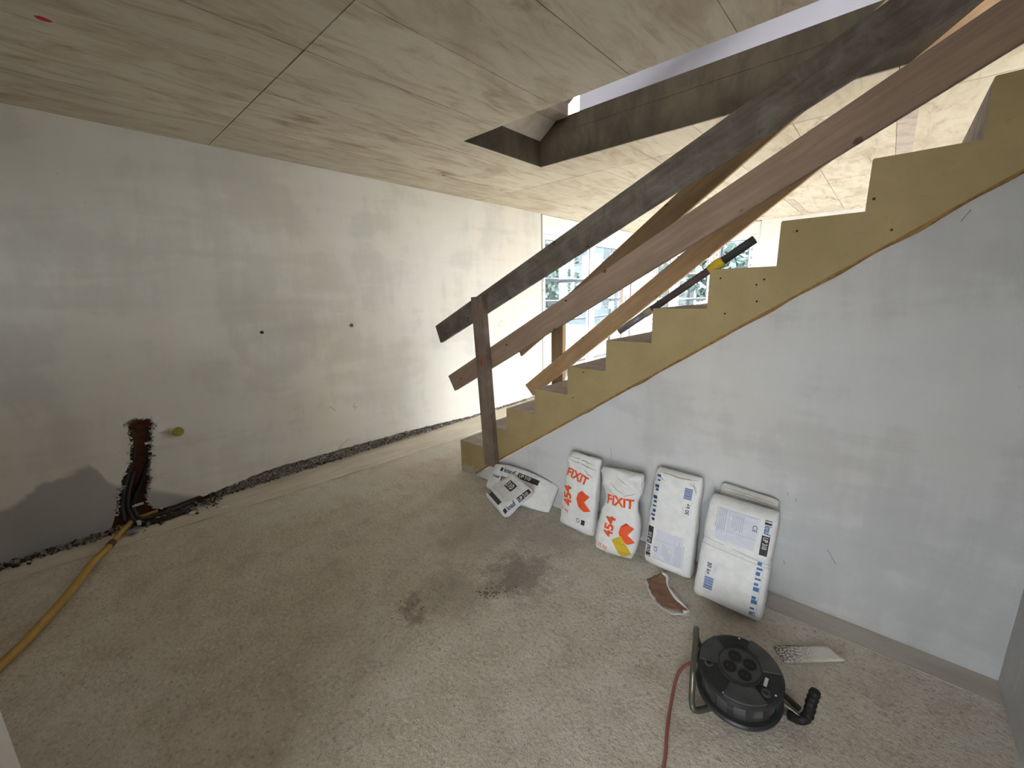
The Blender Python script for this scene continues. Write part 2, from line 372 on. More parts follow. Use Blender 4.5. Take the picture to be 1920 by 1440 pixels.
def rim_pt(r0, r1):
    i = rnd.randrange(len(chase)-4); a, b = chase[i], chase[i+1]; t = rnd.random()
    return ((XL-rnd.uniform(-.004, .03), a[0]+(b[0]-a[0])*t+rnd.uniform(-.012, .012), a[1]+(b[1]-a[1])*t+rnd.uniform(-.01, .01)), rnd.uniform(r0, r1))
crumbs('mortar_crumbs', lambda: rim_pt(.004, .012), 200, M['rubble'], wl)
crumbs('pale_crumbs', lambda: rim_pt(.004, .013), 170, M['rubble_pale'], wl)
def low_pt(r0, r1):
    yy = rnd.uniform(-.45, .62); sgm = abs(rnd.gauss(0, .03)) if yy < .1 else abs(rnd.gauss(0, .055))
    return ((XL+.0+min(sgm, .2), yy, rnd.uniform(.004, .03 if yy < .1 else .045)*(1-min(sgm, .15)/.16)+.006), rnd.uniform(r0, r1))
crumbs('dark_crumbs', lambda: low_pt(.004, .013), 300, M['rubble_dark'], wl)
crumbs('mortar_crumbs', lambda: low_pt(.004, .014), 260, M['rubble'], wl)
crumbs('pale_crumbs', lambda: low_pt(.003, .009), 120, M['rubble_pale'], wl)

# far wall, side wall behind the stair, wall under the stair, wall at the right, pier behind the camera
struct(boxes('wall_far', [((-3.8, YF, -.2), (-3.42, 7.85, H)), ((-1.60, YF, -.2), (-.9, 7.85, H)), ((1.8, YF, -.2), (3.2, 7.85, H)), ((-.9, YF, 2.38), (1.8, 7.85, H))], M['plaster_white']))
struct(boxes('wall_side', [((3.0, 2.26, -.2), (3.2, 3.38, H)), ((3.0, 7.02, -.2), (3.2, 7.6, H)), ((3.0, 3.38, 2.38), (3.2, 7.02, H)), ((3.0, 3.38, -.2), (3.2, 7.02, .01))], M['plaster_white']))
def sof(x): return .212 + .676*(x+2.064)
bm = bmesh.new(); extrude_xz(bm, [(-2.36, -.01), (2.0, -.01), (2.0, 2.474), (1.26, 2.474)], 2.114, 2.26)
ws = struct(bm_obj('wall_stair', bm, M['plaster_stair']))
for pth in ([(-.232, .532), (-.229, .518)], [(-.199, .512), (-.196, .496)], [(-.213, .188), (-.207, .170)], [(-.06, .31), (-.025, .255)], [(-1.13, .53), (-1.122, .49), (-1.128, .46)], [(.15, 1.65), (.168, 1.685)]):
    tube('scuff_mark', [(x_, 2.114, z_) for x_, z_ in pth], .0014, M['scuff'], ws, 6)
struct(boxes('wall_right', [((.481, -.37, -.2), (.62, 2.114, 2.474)), ((.62, -.37, -.2), (2.4, -.25, 2.474))], M['plaster_stair']))
struct(box('wall_pier', (-1.5, -.37, -.01), (-.73, -.25, 2.474), M['plaster_white']))
struct(box('wall_added_block', (-1.5, -1.6, -.01), (-1.38, -.37, 2.474), M['plaster_white']))  # unseen wall, added to keep back light from spilling left of the pier
struct(boxes('wall_back', [((-3.8, -1.75, -.2), (-2.6, -1.6, H)), ((-2.6, -1.75, -.2), (-1.9, -1.6, 1.4)), ((-2.6, -1.75, 2.1), (-1.9, -1.6, H)), ((-1.9, -1.75, -.2), (-.2, -1.6, H)), ((-.2, -1.75, 2.42), (1.2, -1.6, H)), ((-.2, -1.75, -.2), (1.2, -1.6, .02)), ((1.2, -1.75, -.2), (2.55, -1.6, H)), ((2.4, -1.6, -.2), (2.55, -.25, H))], M['plaster_white']))

# slab with stair opening, shuttering panels underneath
XMAX, YMIN, YMAX = 3.2, -3.3, 7.9
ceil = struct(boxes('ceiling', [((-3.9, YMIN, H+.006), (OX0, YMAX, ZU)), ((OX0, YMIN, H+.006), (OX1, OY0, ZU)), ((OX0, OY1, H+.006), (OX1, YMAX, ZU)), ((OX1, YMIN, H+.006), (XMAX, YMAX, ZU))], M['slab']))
def rects(x0, x1, y0, y1):
    if x1 <= OX0 or x0 >= OX1 or y1 <= OY0 or y0 >= OY1: return [(x0, x1, y0, y1)]
    r = []
    if x0 < OX0: r.append((x0, OX0, y0, y1)); x0 = OX0
    if x1 > OX1: r.append((OX1, x1, y0, y1)); x1 = OX1
    if y0 < OY0: r.append((x0, x1, y0, OY0))
    if y1 > OY1: r.append((x0, x1, OY1, y1))
    return r
xs = [-3.6, -3.04, -2.48, -1.97, -1.535, -1.075, -.6, -.1, .4, .9, 1.4, 1.9, 2.4, 3.1]
ys = [-3.3, -1.55, .917, 3.42, 5.42, 7.65]
cube = bpy.data.meshes.new('panel'); bm = bmesh.new(); bmesh.ops.create_cube(bm, size=1); bm.to_mesh(cube); bm.free(); cube.materials.append(M['ceiling'])
for i in range(len(xs)-1):
    for j in range(len(ys)-1):
        for (x0, x1, y0, y1) in rects(xs[i], xs[i+1], ys[j], ys[j+1]):
            if x1-x0 < .01 or y1-y0 < .01: continue
            gx = .0016 if (i+j) % 3 else .0026
            x0g, x1g, y0g, y1g = x0+gx*(x0 != OX0 and x0 != OX1), x1-gx*(x1 != OX0 and x1 != OX1), y0+.003*(y0 != OY1), y1-.003*(y1 != OY0)
            if y0 == OY1: y0g = y0
            dz = rnd.uniform(0, .0012)
            link(bpy.data.objects.new('panel', cube), ceil, Matrix.Translation(((x0g+x1g)/2, (y0g+y1g)/2, H+.0035+dz)) @ Matrix.Diagonal((x1g-x0g, y1g-y0g, .007, 1)))
for a, b in (((-.10, 3.5, H-.003), (-.005, 4.78, H)), ((-1.06, 6.2, H-.003), (-.99, 7.42, H))): box('filler_strip', a, b, M['step'], ceil)
def blot(name, cx, cy, rx, ry, m, parent, z):
    bm = bmesh.new(); n_ = 16
    vs_ = [bm.verts.new((cx+rx*math.cos(t*2*math.pi/n_)*rnd.uniform(.75, 1.1), cy+ry*math.sin(t*2*math.pi/n_)*rnd.uniform(.75, 1.1), z)) for t in range(n_)]
    bm.faces.new(vs_); e = bmesh.ops.extrude_face_region(bm, geom=bm.faces[:])
    for v_ in [g for g in e['geom'] if isinstance(g, bmesh.types.BMVert)]: v_.co.z += .0012
    return bm_obj(name, bm, m, parent)
blot('paint_mark', -2.441, .175, .016, .024, M['red_paint'], ceil, H-.001)['label'] = 'red spray mark on the ceiling'
blot('paint_mark', -3.029, 2.519, .014, .018, M['red_paint'], ceil, H-.001)
# low concrete kerb on the upper floor along the far side of the opening
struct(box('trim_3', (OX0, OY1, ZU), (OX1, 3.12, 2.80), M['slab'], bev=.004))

# upper storey as far as the opening shows it
struct(boxes('wall_upper_left', [((-3.8, YMIN, ZU), (XL, 4.5, 5.2)), ((-3.8, 4.5, ZU), (XL, 7.0, 3.0)), ((-3.8, 4.5, 4.8), (XL, 7.0, 5.2)), ((-3.8, 7.0, ZU), (XL, YMAX, 5.2))], M['plaster_white']))
struct(box('wall_upper_inner', (-2.60, 4.0, ZU), (3.0, 4.12, 5.2), M['plaster_lilac']))
struct(boxes('wall_upper_back', [((-3.8, -3.3, ZU), (-1.8, -3.15, 5.2)), ((1.0, -3.3, ZU), (3.2, -3.15, 5.2)), ((-1.8, -3.3, ZU), (1.0, -3.15, 3.05)), ((-1.8, -3.3, 4.85), (1.0, -3.15, 5.2))], M['plaster_white']))
struct(box('wall_upper_right', (3.0, YMIN, ZU), (3.2, YMAX, 5.2), M['plaster_white']))
struct(box('wall_upper_far', (XL, 7.6, ZU), (3.0, YMAX, 5.2), M['plaster_white']))
struct(box('ceiling_upper', (-3.9, YMIN, 5.2), (3.2, YMAX, 5.4), M['plaster_white']))

# ------------------------------------------------------------------ windows
def window(name, axis, p, depth, a0, a1, z0, z1, splits, boxtop=None, marks=True):
    """axis 'y': runs along Y at X = p (inner face); axis 'x': runs along X at Y = p."""
    sgn = -1 if axis == 'y' else 1
    def bb(a, b, za, zb, d0, d1):
        d0, d1 = p+sgn*d0, p+sgn*d1; lo, hi = min(d0, d1), max(d0, d1)
        return ((lo, a, za), (hi, b, zb)) if axis == 'y' else ((a, lo, za), (b, hi, zb))
    fr_ = .055
    root = struct(boxes(name, [bb(a0, a0+fr_, z0, z1, 0, depth), bb(a1-fr_, a1, z0, z1, 0, depth), bb(a0+fr_, a1-fr_, z0, z0+fr_, 0, depth), bb(a0+fr_, a1-fr_, z1-fr_, z1, 0, depth)], M['pvc'], None, .003))
    if boxtop: box('shutter_box', *bb(a0, a1, z1, boxtop, -.004, depth), M['pvc'], root, .003)
    ed_ = [a0+fr_] + splits + [a1-fr_]
    for i in range(len(ed_)-1):
        s0, s1 = ed_[i]+.004, ed_[i+1]-.004; t = .075
        sash = boxes('sash', [bb(s0, s0+t, z0+fr_+.004, z1-fr_-.004, .012, depth-.01), bb(s1-t, s1, z0+fr_+.004, z1-fr_-.004, .012, depth-.01), bb(s0+t, s1-t, z0+fr_+.004, z0+fr_+t, .012, depth-.01), bb(s0+t, s1-t, z1-fr_-t, z1-fr_-.004, .012, depth-.01)], M['pvc'], root, .003)
        box('pane', *bb(s0+t-.002, s1-t+.002, z0+fr_+t-.002, z1-fr_-t+.002, depth*.5-.003, depth*.5+.003), M['glass'], sash)
        boxes('gasket', [bb(s0+t, s0+t+.008, z0+fr_+t, z1-fr_-t, .022, .03), bb(s1-t-.008, s1-t, z0+fr_+t, z1-fr_-t, .022, .03), bb(s0+t+.008, s1-t-.008, z1-fr_-t-.008, z1-fr_-t, .022, .03)], M['gasket'], sash)
        if i: box('mullion_gap', *bb(ed_[i]-.012, ed_[i]+.012, z0+fr_+.01, z1-fr_-.01, .030, .045), M['gasket'], root)
        if marks:      # grey print on the protective film of the frames
            lst = []
            for side in (s0+t*.5, s1-t*.5):
                zz = z0+.25
                while zz < z1-.2:
                    lst.append(bb(side-.012, side+.012, zz, zz+rnd.uniform(.015, .05), .0105, .013)); zz += rnd.uniform(.06, .14)
            boxes('film_print', lst, M['pvc_mark'], sash)
    return root
window('window_1', 'y', -3.60, .08, 4.60, 7.32, .0, 2.30, [5.99], 2.47)
window('window_2', 'x', 7.66, .08, -3.40, -1.62, .0, 2.34, [-2.93, -2.28], 2.47)
window('window_3', 'x', 7.66, .08, -.88, 1.78, .0, 2.37, [.0, .9])
window('window_4', 'x', -1.72, .07, -.19, 1.19, .03, 2.41, [.5], None, False)
window('added_window_6', 'x', -1.72, .07, -2.59, -1.91, 1.41, 2.09, [], None, False)  # unseen window, added to brighten the near end of the left wall
window('added_window_5', 'y', 3.18, .08, 3.4, 7.0, .02, 2.36, [4.6, 5.8], None, False)  # unseen side window, added for more light beyond the stair
struct(box('trim_4', (-3.60, 4.578, 2.30), (-3.56, 7.34, 2.472), M['pvc'], bev=.003))

# ------------------------------------------------------------------ staircase
X1, RUN, R1, RISE = -2.502, .2663, .2764, .18
YS1 = 2.958
stair = thing('staircase', (X1, B, 0), 'raw concrete staircase with ochre-coated side rising to the right', 'staircase')
def nose(x): return R1 + (x-X1)*RISE/RUN
nst = 14
def step_obj(n):
    x0 = X1+n*RUN; z1 = R1+n*RISE; z0 = 0 if n == 0 else z1-RISE
    pts = [(x0, max(0, sof(x0))), (x0, z1-.004), (x0+.004, z1), (x0+RUN, z1), (x0+RUN, max(0, sof(x0+RUN)))]
    if n == 0: pts.insert(5, (-2.3776, 0))
    bm = bmesh.new(); extrude_xz(bm, pts, B, YS1)
    bm.normal_update()
    o = bm_obj('step', bm, [M['step'], M['ochre']], stair)
    for p in o.data.polygons:
        if abs(p.normal.y) > .9: p.material_index = 1
        elif p.normal.x < -.9 and n == 0: p.material_index = 1
    return o
for n in range(nst): step_obj(n)
V, Fc = [], []; nn = 160
for i in range(nn+1):
    x = -2.33 + (1.2+2.33)*i/nn; a = .5+.5*noise.noise(Vector((x*9, 0, 0))); hgt = .005 + .020*a*a*(1 if -1.3 < x else .6); out = .004+.006*(.5+.5*noise.noise(Vector((x*30, 4, 0))))
    z = sof(x)
    V += [(x, B-.001-out*.3, z+.004), (x, B-out, z-hgt*.5), (x, B-.001, z-hgt), (x, B+.011, z-hgt), (x, B+.011, z+.004)]
for i in range(nn):
    for q in range(4): Fc.append((i*5+q, i*5+q+1, i*5+q+6, i*5+q+5))
tag(mesh_obj('foam_joint', V, Fc, M['foam'], stair), 'brownish orange foam squeezed along the joint under the stair')
for hx, hz in ((-.44, 1.461), (-.412, 1.483), (-.432, 1.389), (-.589, 1.495), (-.558, 1.334), (-.313, 1.671), (-.022, 1.642), (-.085, 1.757), (-1.32, .973), (-1.395, .802)):
    bm = bmesh.new(); bmesh.ops.create_cone(bm, cap_ends=True, segments=8, radius1=.005, radius2=.004, depth=.002, matrix=Matrix.Translation((hx, B, hz)) @ Matrix.Rotation(R90, 4, 'X')); bm_obj('form_hole', bm, M['rubber'], stair)
# upper flight stacked above
u0 = ZU
up_st = thing('staircase', (OX0, 2.12, ZU), 'concrete soffit of the upper stair flight seen through the ceiling opening', 'staircase')
bm = bmesh.new(); extrude_xz(bm, [(OX0+.0, u0-.014), (OX0+3.4, u0+.676*3.4), (OX0+3.4, u0+.676*3.4+.17), (OX0+.02, u0+.19)], 2.12, 2.966)
bm_obj('waist_slab', bm, M['soffit'], up_st)
for n in range(12):
    x0 = OX0+.02+n*RUN; z0 = u0+.19+n*RISE; box('step', (x0, 2.12, z0-.1), (x0+RUN, 2.955, z0+RISE*.9), M['step'], up_st)

# ------------------------------------------------------------------ timber railings
def board(name, top, bot, y0, y1, m, parent):
    """quad board in an XZ plane: top / bot = (x0, z0, x1, z1); local x along the board for the grain."""
    a = Vector((top[0], 0, top[1])); b = Vector((top[2], 0, top[3])); c = Vector((bot[0], 0, bot[1])); d = Vector((bot[2], 0, bot[3]))
    ang = math.atan2(b.z-a.z, b.x-a.x); o = (a+c)/2; o.y = y0
    Mx = Matrix.Translation(o) @ Matrix.Rotation(-ang, 4, 'Y'); inv = Mx.inverted()
    P = [inv @ Vector((p.x, y, p.z)) for y in (y0, y1) for p in (a, b, d, c)]
    bm = bmesh.new(); vs_ = [bm.verts.new(p) for p in P]
    for f in ((0, 1, 2, 3), (7, 6, 5, 4), (0, 4, 5, 1), (1, 5, 6, 2), (2, 6, 7, 3), (3, 7, 4, 0)): bm.faces.new([vs_[i] for i in f])
    bmesh.ops.bevel(bm, geom=bm.edges[:], offset=.003, segments=1, affect='EDGES')
    return bm_obj(name, bm, m, parent, basis=Mx)
def post(name, xb, zb, xt, zt, wx, y0, y1, m, parent):
    d = Vector((xt-xb, 0, zt-zb)); L = d.length; ang = math.atan2(d.z, d.x)
    Mx = Matrix.Translation((xb, y0, zb)) @ Matrix.Rotation(-ang, 4, 'Y')
    bm = bmesh.new(); bbox(bm, (0, 0, -wx/2), (L, y1-y0, wx/2), .003); return bm_obj(name, bm, m, parent, basis=Mx)
def nails(parent, pts, y):
    for x, z in pts:
        bm = bmesh.new(); bmesh.ops.create_cone(bm, cap_ends=True, segments=8, radius1=.006, radius2=.005, depth=.004, matrix=Matrix.Translation((x, y, z)) @ Matrix.Rotation(R90, 4, 'X'))
        bm_obj('nail_head', bm, M['rubber'], parent)
near = thing('timber_railing', (-2.15, 2.08, .19), 'weathered timber railing with dark post on the near side of the stair', 'railing')
post('post', -2.112, .165, -2.185, 1.435, .112, 2.050, 2.1035, M['wood_post'], near)
board('handrail_board', (-2.745, 1.205, .46, 2.665), (-2.69, 1.070, .55, 2.52), 2.104, 2.134, M['wood_old'], near)['label'] = 'grey weathered top board'
board('middle_board', (-2.616, .802, .75, 2.613), (-2.544, .686, .82, 2.482), 2.104, 2.134, M['wood_mid'], near)
nails(near, [(-2.61, 1.15), (-2.34, 1.28), (-2.45, .80), (-1.95, 1.10), (-1.45, 1.40), (-1.3, 1.70)], 2.102)
blot_ = boxes('paint_mark', [((-2.165, 2.0485, .955), (-2.150, 2.0503, .985)), ((-2.158, 2.0485, .935), (-2.148, 2.0503, .957))], M['red_paint'], near)
far = thing('timber_railing', (-2.13, 2.98, .3), 'timber railing with a fresh spruce board on the far side of the stair', 'railing')
post('post', -2.135, .20, -2.135, 1.26, .125, 2.960, 3.010, M['wood_tan'], far)
board('handrail_board', (-2.585, 1.000, .25, 3.10), (-2.535, .866, .30, 2.948), 2.928, 2.958, M['wood_tan'], far)
board('lower_board', (-2.487, .594, .45, 2.870), (-2.392, .50, .53, 2.762), 2.928, 2.958, M['wood_new'], far)['label'] = 'fresh pale spruce board'

# pole lying on the stair nosings
YP = 2.20
def pp(x, r=.019): return (x, YP, nose(x)+r*1.25)
pol = thing('pole', pp(-.8), 'dark taped pole with a yellow sleeve lying across the stair nosings', 'pole')
tube('tip', [pp(-1.14), pp(-.985)], .0185, M['pole2'], pol, 12)
tube('tape_wrap', [pp(-.99), pp(-.95)], .0215, M['tape_grey'], pol, 12)
tube('shaft', [pp(-.955), pp(-.655)], .0190, M['pole'], pol, 12)
tube('yellow_sleeve', smooth_path([pp(-.672), pp(-.65), pp(-.625), pp(-.61)], 8), .022, M['tape_yellow'], pol, 12, lambda t: .021+.006*math.sin(math.pi*t))
tube('end_piece', [pp(-.615), pp(-.485)], .0195, M['pole3'], pol, 12)

# ------------------------------------------------------------------ paper sacks
def text_geo(body, size, bold=.0, sx=1.0):
    cu = bpy.data.curves.new('t', 'FONT'); cu.body = body; cu.size = size; cu.offset = bold*size; cu.resolution_u = 3
    cu.align_x = 'LEFT'; o = bpy.data.objects.new('t', cu); me = bpy.data.meshes.new_from_object(o)
    bm = bmesh.new(); bm.from_mesh(me); bpy.data.objects.remove(o); bpy.data.curves.remove(cu); bpy.data.meshes.remove(me)
    bmesh.ops.scale(bm, vec=(sx, 1, 1), verts=bm.verts)
    bmesh.ops.triangulate(bm, faces=bm.faces[:])
    for _ in range(4):
        es = [e for e in bm.edges if e.calc_length() > .014]
        if not es: break
        bmesh.ops.subdivide_edges(bm, edges=es, cuts=1); bmesh.ops.triangulate(bm, faces=bm.faces[:])
    return bm
class Sack:
    def __init__(s, W, L, T, Mx, seed, amp=.004, n=3.4, wp=None, tp=None, e0=.09, e1=.09, bend=None, freq=9, crumple=None):
        s.W, s.L, s.T, s.Mx, s.n, s.amp, s.seed, s.freq = W, L, T, Mx, n, amp, seed, freq
        s.wp = wp or (lambda v: 1); s.tp = tp or (lambda v: 1); s.e0, s.e1 = e0, e1; s.bend = bend; s.crumple = crumple or (lambda v: 1)
        c = []; N = 64
        for i in range(N+1):          # right-hand half profile of the front, from centre line to the rim
            th = math.pi/2*(1-i/N); c.append((abs(math.cos(th))**(2/n), abs(math.sin(th))**(2/n)))
        s.prof = c
    def wt(s, v):
        e = 1
        if v < s.e0: e = math.sqrt(max(0, 1-(1-v/s.e0)**2))
        if v > 1-s.e1: e = min(e, math.sqrt(max(0, 1-((v-1+s.e1)/s.e1)**2)))
        return s.W/2*s.wp(v)*(.90+.10*e), s.T/2*s.tp(v)*(.06+.94*e)
    def fin(s, p, v, side, off=0):
        q = Vector((p[0], p[1], p[2])); k = s.freq; sd = s.seed*7.3
        d = noise.noise(Vector((q.x*k+sd, q.y*k, q.z*k*.6+side))) + .5*noise.noise(Vector((q.x*k*2.7, q.y*k*2.1+sd, side*3)))
        rd = 1-abs(noise.noise(Vector((q.x*k*.7+sd*2, q.y*k*1.6, 5+side))))*2.4
        d += .8*max(rd, 0)**3
        a = s.amp*s.crumple(v)*d
        nx = q.x/(s.W/2); nz = side if side else 0
        q.z += a*nz + off*nz*(1 if abs(nx) < .93 else .3); q.x += (a*.5+off)*nx*abs(nx)**4
        if s.bend: q = s.bend(q, v)
        return s.Mx @ q
    def cross(s, sarc, v):
        """signed distance from the centre line along the front -> local x, z"""
        w, t = s.wt(v); acc = 0; px, pz = 0, t; sg = 1 if sarc >= 0 else -1; sarc = abs(sarc)
        for a, b in s.prof[1:]:
            x, z = a*w, b*t; dl = math.hypot(x-px, z-pz)
            if acc+dl >= sarc:
                f = (sarc-acc)/dl; return sg*(px+(x-px)*f), pz+(z-pz)*f
            acc += dl; px, pz = x, z
        return sg*px, pz
    def build(s, name, m, parent):
        NV, NU = 56, 56; V, Fc = [], []
        for i in range(NV+1):
            v = i/NV; v = .5-.5*math.cos(math.pi*v)*(1) if False else v
            w, t = s.wt(v)
            for j in range(NU):
                th = 2*math.pi*j/NU; cx, sz = math.cos(th), math.sin(th)
                x = w*math.copysign(abs(cx)**(2/s.n), cx); z = t*math.copysign(abs(sz)**(2/s.n), sz)
                V.append(s.fin((x, v*s.L, z), v, math.copysign(min(1, abs(z)/max(t*.35, 1e-5)), z)))
        for i in range(NV):
            for j in range(NU): Fc.append((i*NU+j, i*NU+(j+1) % NU, (i+1)*NU+(j+1) % NU, (i+1)*NU+j))
        Fc.append(tuple(range(NU))[::-1]); Fc.append(tuple(NV*NU+j for j in range(NU)))
        return mesh_obj(name, V, Fc, m, parent, True)
    def put(s, name, bm, x, y, rot, m, parent, off=.0016, label=None):
        R = Matrix.Rotation(math.radians(rot), 3, 'Z')
        for v_ in bm.verts:
            q = R @ v_.co; yy = min(max(q.y+y, .002), s.L-.002); v = yy/s.L; lx, lz = s.cross(q.x+x, v)
            w, t = s.wt(v); v_.co = s.fin((lx, yy, lz), v, math.copysign(min(1, abs(lz)/max(t*.35, 1e-5)), lz), off)
        me = bpy.data.meshes.new(name); bm.to_mesh(me); bm.free(); me.materials.append(m)
        o = link(bpy.data.objects.new(name, me), parent)
        if label: o['label'] = label
        return o
    def text(s, body, size, x, y, rot, m, parent, bold=.02, name='lettering', off=.0018, sx=1.0): return s.put(name, text_geo(body, size, bold, sx), x, y, rot, m, parent, off)
    def rects(s, name, rs, m, parent, rot=0, x=0, y=0, off=.0014):
        bm = bmesh.new()
        for (x0, y0, x1, y1) in rs:
            nx, ny = max(1, int(abs(x1-x0)/.010)), max(1, int(abs(y1-y0)/.010))
            g = [[bm.verts.new((x0+(x1-x0)*i/nx, y0+(y1-y0)*j/ny, 0)) for j in range(ny+1)] for i in range(nx+1)]
            for i in range(nx):
                for j in range(ny): bm.faces.new((g[i][j], g[i+1][j], g[i+1][j+1], g[i][j+1]))
        return s.put(name, bm, x, y, rot, m, parent, off)
    def poly(s, name, pts, m, parent, off=.0016):
        bm = bmesh.new(); vs_ = [bm.verts.new((*p, 0)) for p in pts]; bm.faces.new(vs_); bmesh.ops.triangulate(bm, faces=bm.faces[:])
        for _ in range(4):
            es = [e for e in bm.edges if e.calc_length() > .014]
            if not es: break
            bmesh.ops.subdivide_edges(bm, edges=es, cuts=1); bmesh.ops.triangulate(bm, faces=bm.faces[:])
        return s.put(name, bm, 0, 0, 0, m, parent, off)
def frame(o, xdir, ydir):
    x = Vector(xdir).normalized(); y = Vector(ydir); y = (y - x*y.dot(x)).normalized(); z = x.cross(y)
    m_ = Matrix.Identity(4)
    for i in range(3): m_[i][0], m_[i][1], m_[i][2], m_[i][3] = x[i], y[i], z[i], o[i]
    return m_
def lines(x0, y0, n, dy, L, th=.0022, jit=.25):
    return [(x0, y0-i*dy, x0+L*(1-jit*rnd.random()), y0-i*dy+th) for i in range(n)]
def knauf_face(S, root, flip, Lx):
    """label face of the tall sacks, laid out upright for a sack whose print reads downwards; flip turns it by 180 degrees."""
    sg = -1 if flip else 1
    def P(x, y): return (x, y) if not flip else (-x, S.L-y)
    rot = -90 if not flip else 90
    W = S.W
    def R(name, rs, m, off=.0014):
        out = []
        for (x0, y0, x1, y1) in rs:
            a, b = P(x0, y0), P(x1, y1); out.append((min(a[0], b[0]), min(a[1], b[1]), max(a[0], b[0]), max(a[1], b[1])))
        return S.rects(name, out, m, root, off=off)
    cx = W*.385
    L = S.L
    R('label_panel', [(-W*.30, L*.60, W*.26, L*.90)], M['ink_lilac'], .0010)
    R('black_square', [(cx-.012, L*.865, cx+.014, L*.905)], M['ink_black'])
    S.text('knauf', .036, *P(cx-.009, L*.858), rot, M['ink_blue'] if not flip else M['ink_dblue'], root, .03, sx=.50)
    R('name_bar', [(cx-.014, L*.590, cx+.016, L*.765)], M['ink_black'])
    S.text('UP 310', .026, *P(cx-.008, L*.755), rot, M['ink_white'], root, .012, off=.0026, sx=.68)
    S.text('CE', .026, *P(W*.20, L*.83), rot, M['ink_black'], root, .0)
    R('text_lines', [(-W*.33+i*.0075, L*(.66+.05*rnd.random()), -W*.33+i*.0075+.0025, L*.90) for i in range(6)], M['ink_grey'])
    R('text_lines', [(-W*.10+i*.0075, L*(.72+.05*rnd.random()), -W*.10+i*.0075+.002, L*.875) for i in range(7)], M['ink_grey'], .0018)
    R('table_rules', [(-W*.14, L*.70, W*.275, L*.703), (-W*.14, L*.60, -W*.137, L*.90), (W*.272, L*.70, W*.275, L*.89), (-W*.14, L*.89, W*.275, L*.893)], M['ink_grey'], .0018)
    bars = []; yy = L*.12
    for wd in (6, 2, 3, 6, 2, 2, 5, 3, 2, 6, 2, 3, 5, 2): bars.append((-W*.34, yy, -W*.34+.038, yy+wd*.0007)); yy += wd*.0007+.0016
    R('barcode', bars, M['ink_blue'])
    S.text('30 kg', .026, *P(-W*.33, L*.37), rot, M['ink_dblue'], root, .02)
    R('fine_print', [(-W*.225, L*.30, -W*.22, L*.37), (-W*.20, L*.30, -W*.195, L*.37)], M['ink_grey'])
    ics = []; 
    for i, yv in enumerate((.50, .46, .41, .37, .32, .27, .20, .16, .11, .06)):
        h_ = (.020, .014, .022, .012, .016, .026, .018, .024, .012, .020)[i]; ics.append((cx-.012, L*yv, cx+.004+(.006 if i % 2 else 0), L*yv+h_*.7))
    R('pictograms', ics, M['ink_blue'] if not flip else M['ink_dblue'])['kind'] = 'stuff'
    R('pictogram_frames', [(cx+.012, L*(.05+.05*i), cx+.0135, L*(.085+.05*i)) for i in range(9)] + [(cx-.014, L*(.045+.05*i), cx+.012, L*(.0475+.05*i)) for i in range(9)], M['ink_grey'])

# tall sack in front
b3 = thing('plaster_sack', (-.385, 1.83, 0), 'full white plaster sack in front, label reading downwards, nearest the cable reel', 'sack', 'sacks against the stair wall')
def waist3(v): return 1 - .035*math.exp(-((v-.56)/.03)**2)
S3 = Sack(.285, .490, .105, frame((-.378, 1.845, .018), (1, -.015, 0), (-.02, .345, 1)), 3, .0040, 4.2, waist3, lambda v: .93+.12*math.sin(math.pi*v)-.10*math.exp(-((v-.56)/.025)**2), .10, .10, None, 10)
S3.build('sack_body', M['paper'], b3); knauf_face(S3, b3, False, 0)
V = []; tie = []
for side_off, nm in ((.0, 'crease'), (-.022, 'crease')):
    S3.put(nm, (lambda bm: (bmesh.ops.create_grid(bm, x_segments=40, y_segments=1, size=.5, matrix=Matrix.Diagonal((.30, .0022, 1, 1))), bm)[1])(bmesh.new()), 0, .272+side_off, -6 if side_off == 0 else -3, M['ink_grey'], b3, .0012)
# grey sack squashed between it and the wall
b4 = thing('plaster_sack', (-.36, 2.04, 0), 'crumpled grey sack squeezed between the front white sack and the wall', 'sack', 'sacks against the stair wall')
S4 = Sack(.25, .50, .045, frame((-.405, 2.060, .008), (1, -.01, -.06), (.085, .035, 1)), 8, .006, 3.0, lambda v: .72+.28*v-.03*math.sin(7*v), lambda v: 1 if v < .8 else 1-.6*(v-.8)/.2, .1, .06, None, 13)
S4.build('sack_body', M['paper2'], b4)
# tall sack second from the right
b2 = thing('plaster_sack', (-.69, 1.95, 0), 'full white plaster sack with label reading upwards, left of the front sack', 'sack', 'sacks against the stair wall')
S2 = Sack(.245, .525, .10, frame((-.688, 1.945, .010), (1, .01, 0), (.015, .185, 1)), 5, .0046, 3.8, lambda v: 1-.05*v, lambda v: 1 if v < .75 else 1-.45*(v-.75)/.25, .08, .07, None, 10, lambda v: 1+10*max(0, v-.82))
S2.build('sack_body', M['paper'], b2); knauf_face(S2, b2, True, 0)

def emblem(S, root, cx, cy, sc):
    pts = [(-.1, 1.0), (.75, .62), (.28, -.05), (1.05, -.75), (.35, -1.0), (-.35, -.62), (-.62, .05), (-.5, .62)]
    S.poly('emblem', [(cx+sc*x, cy+sc*y) for x, y in pts], M['ink_orange'], root)
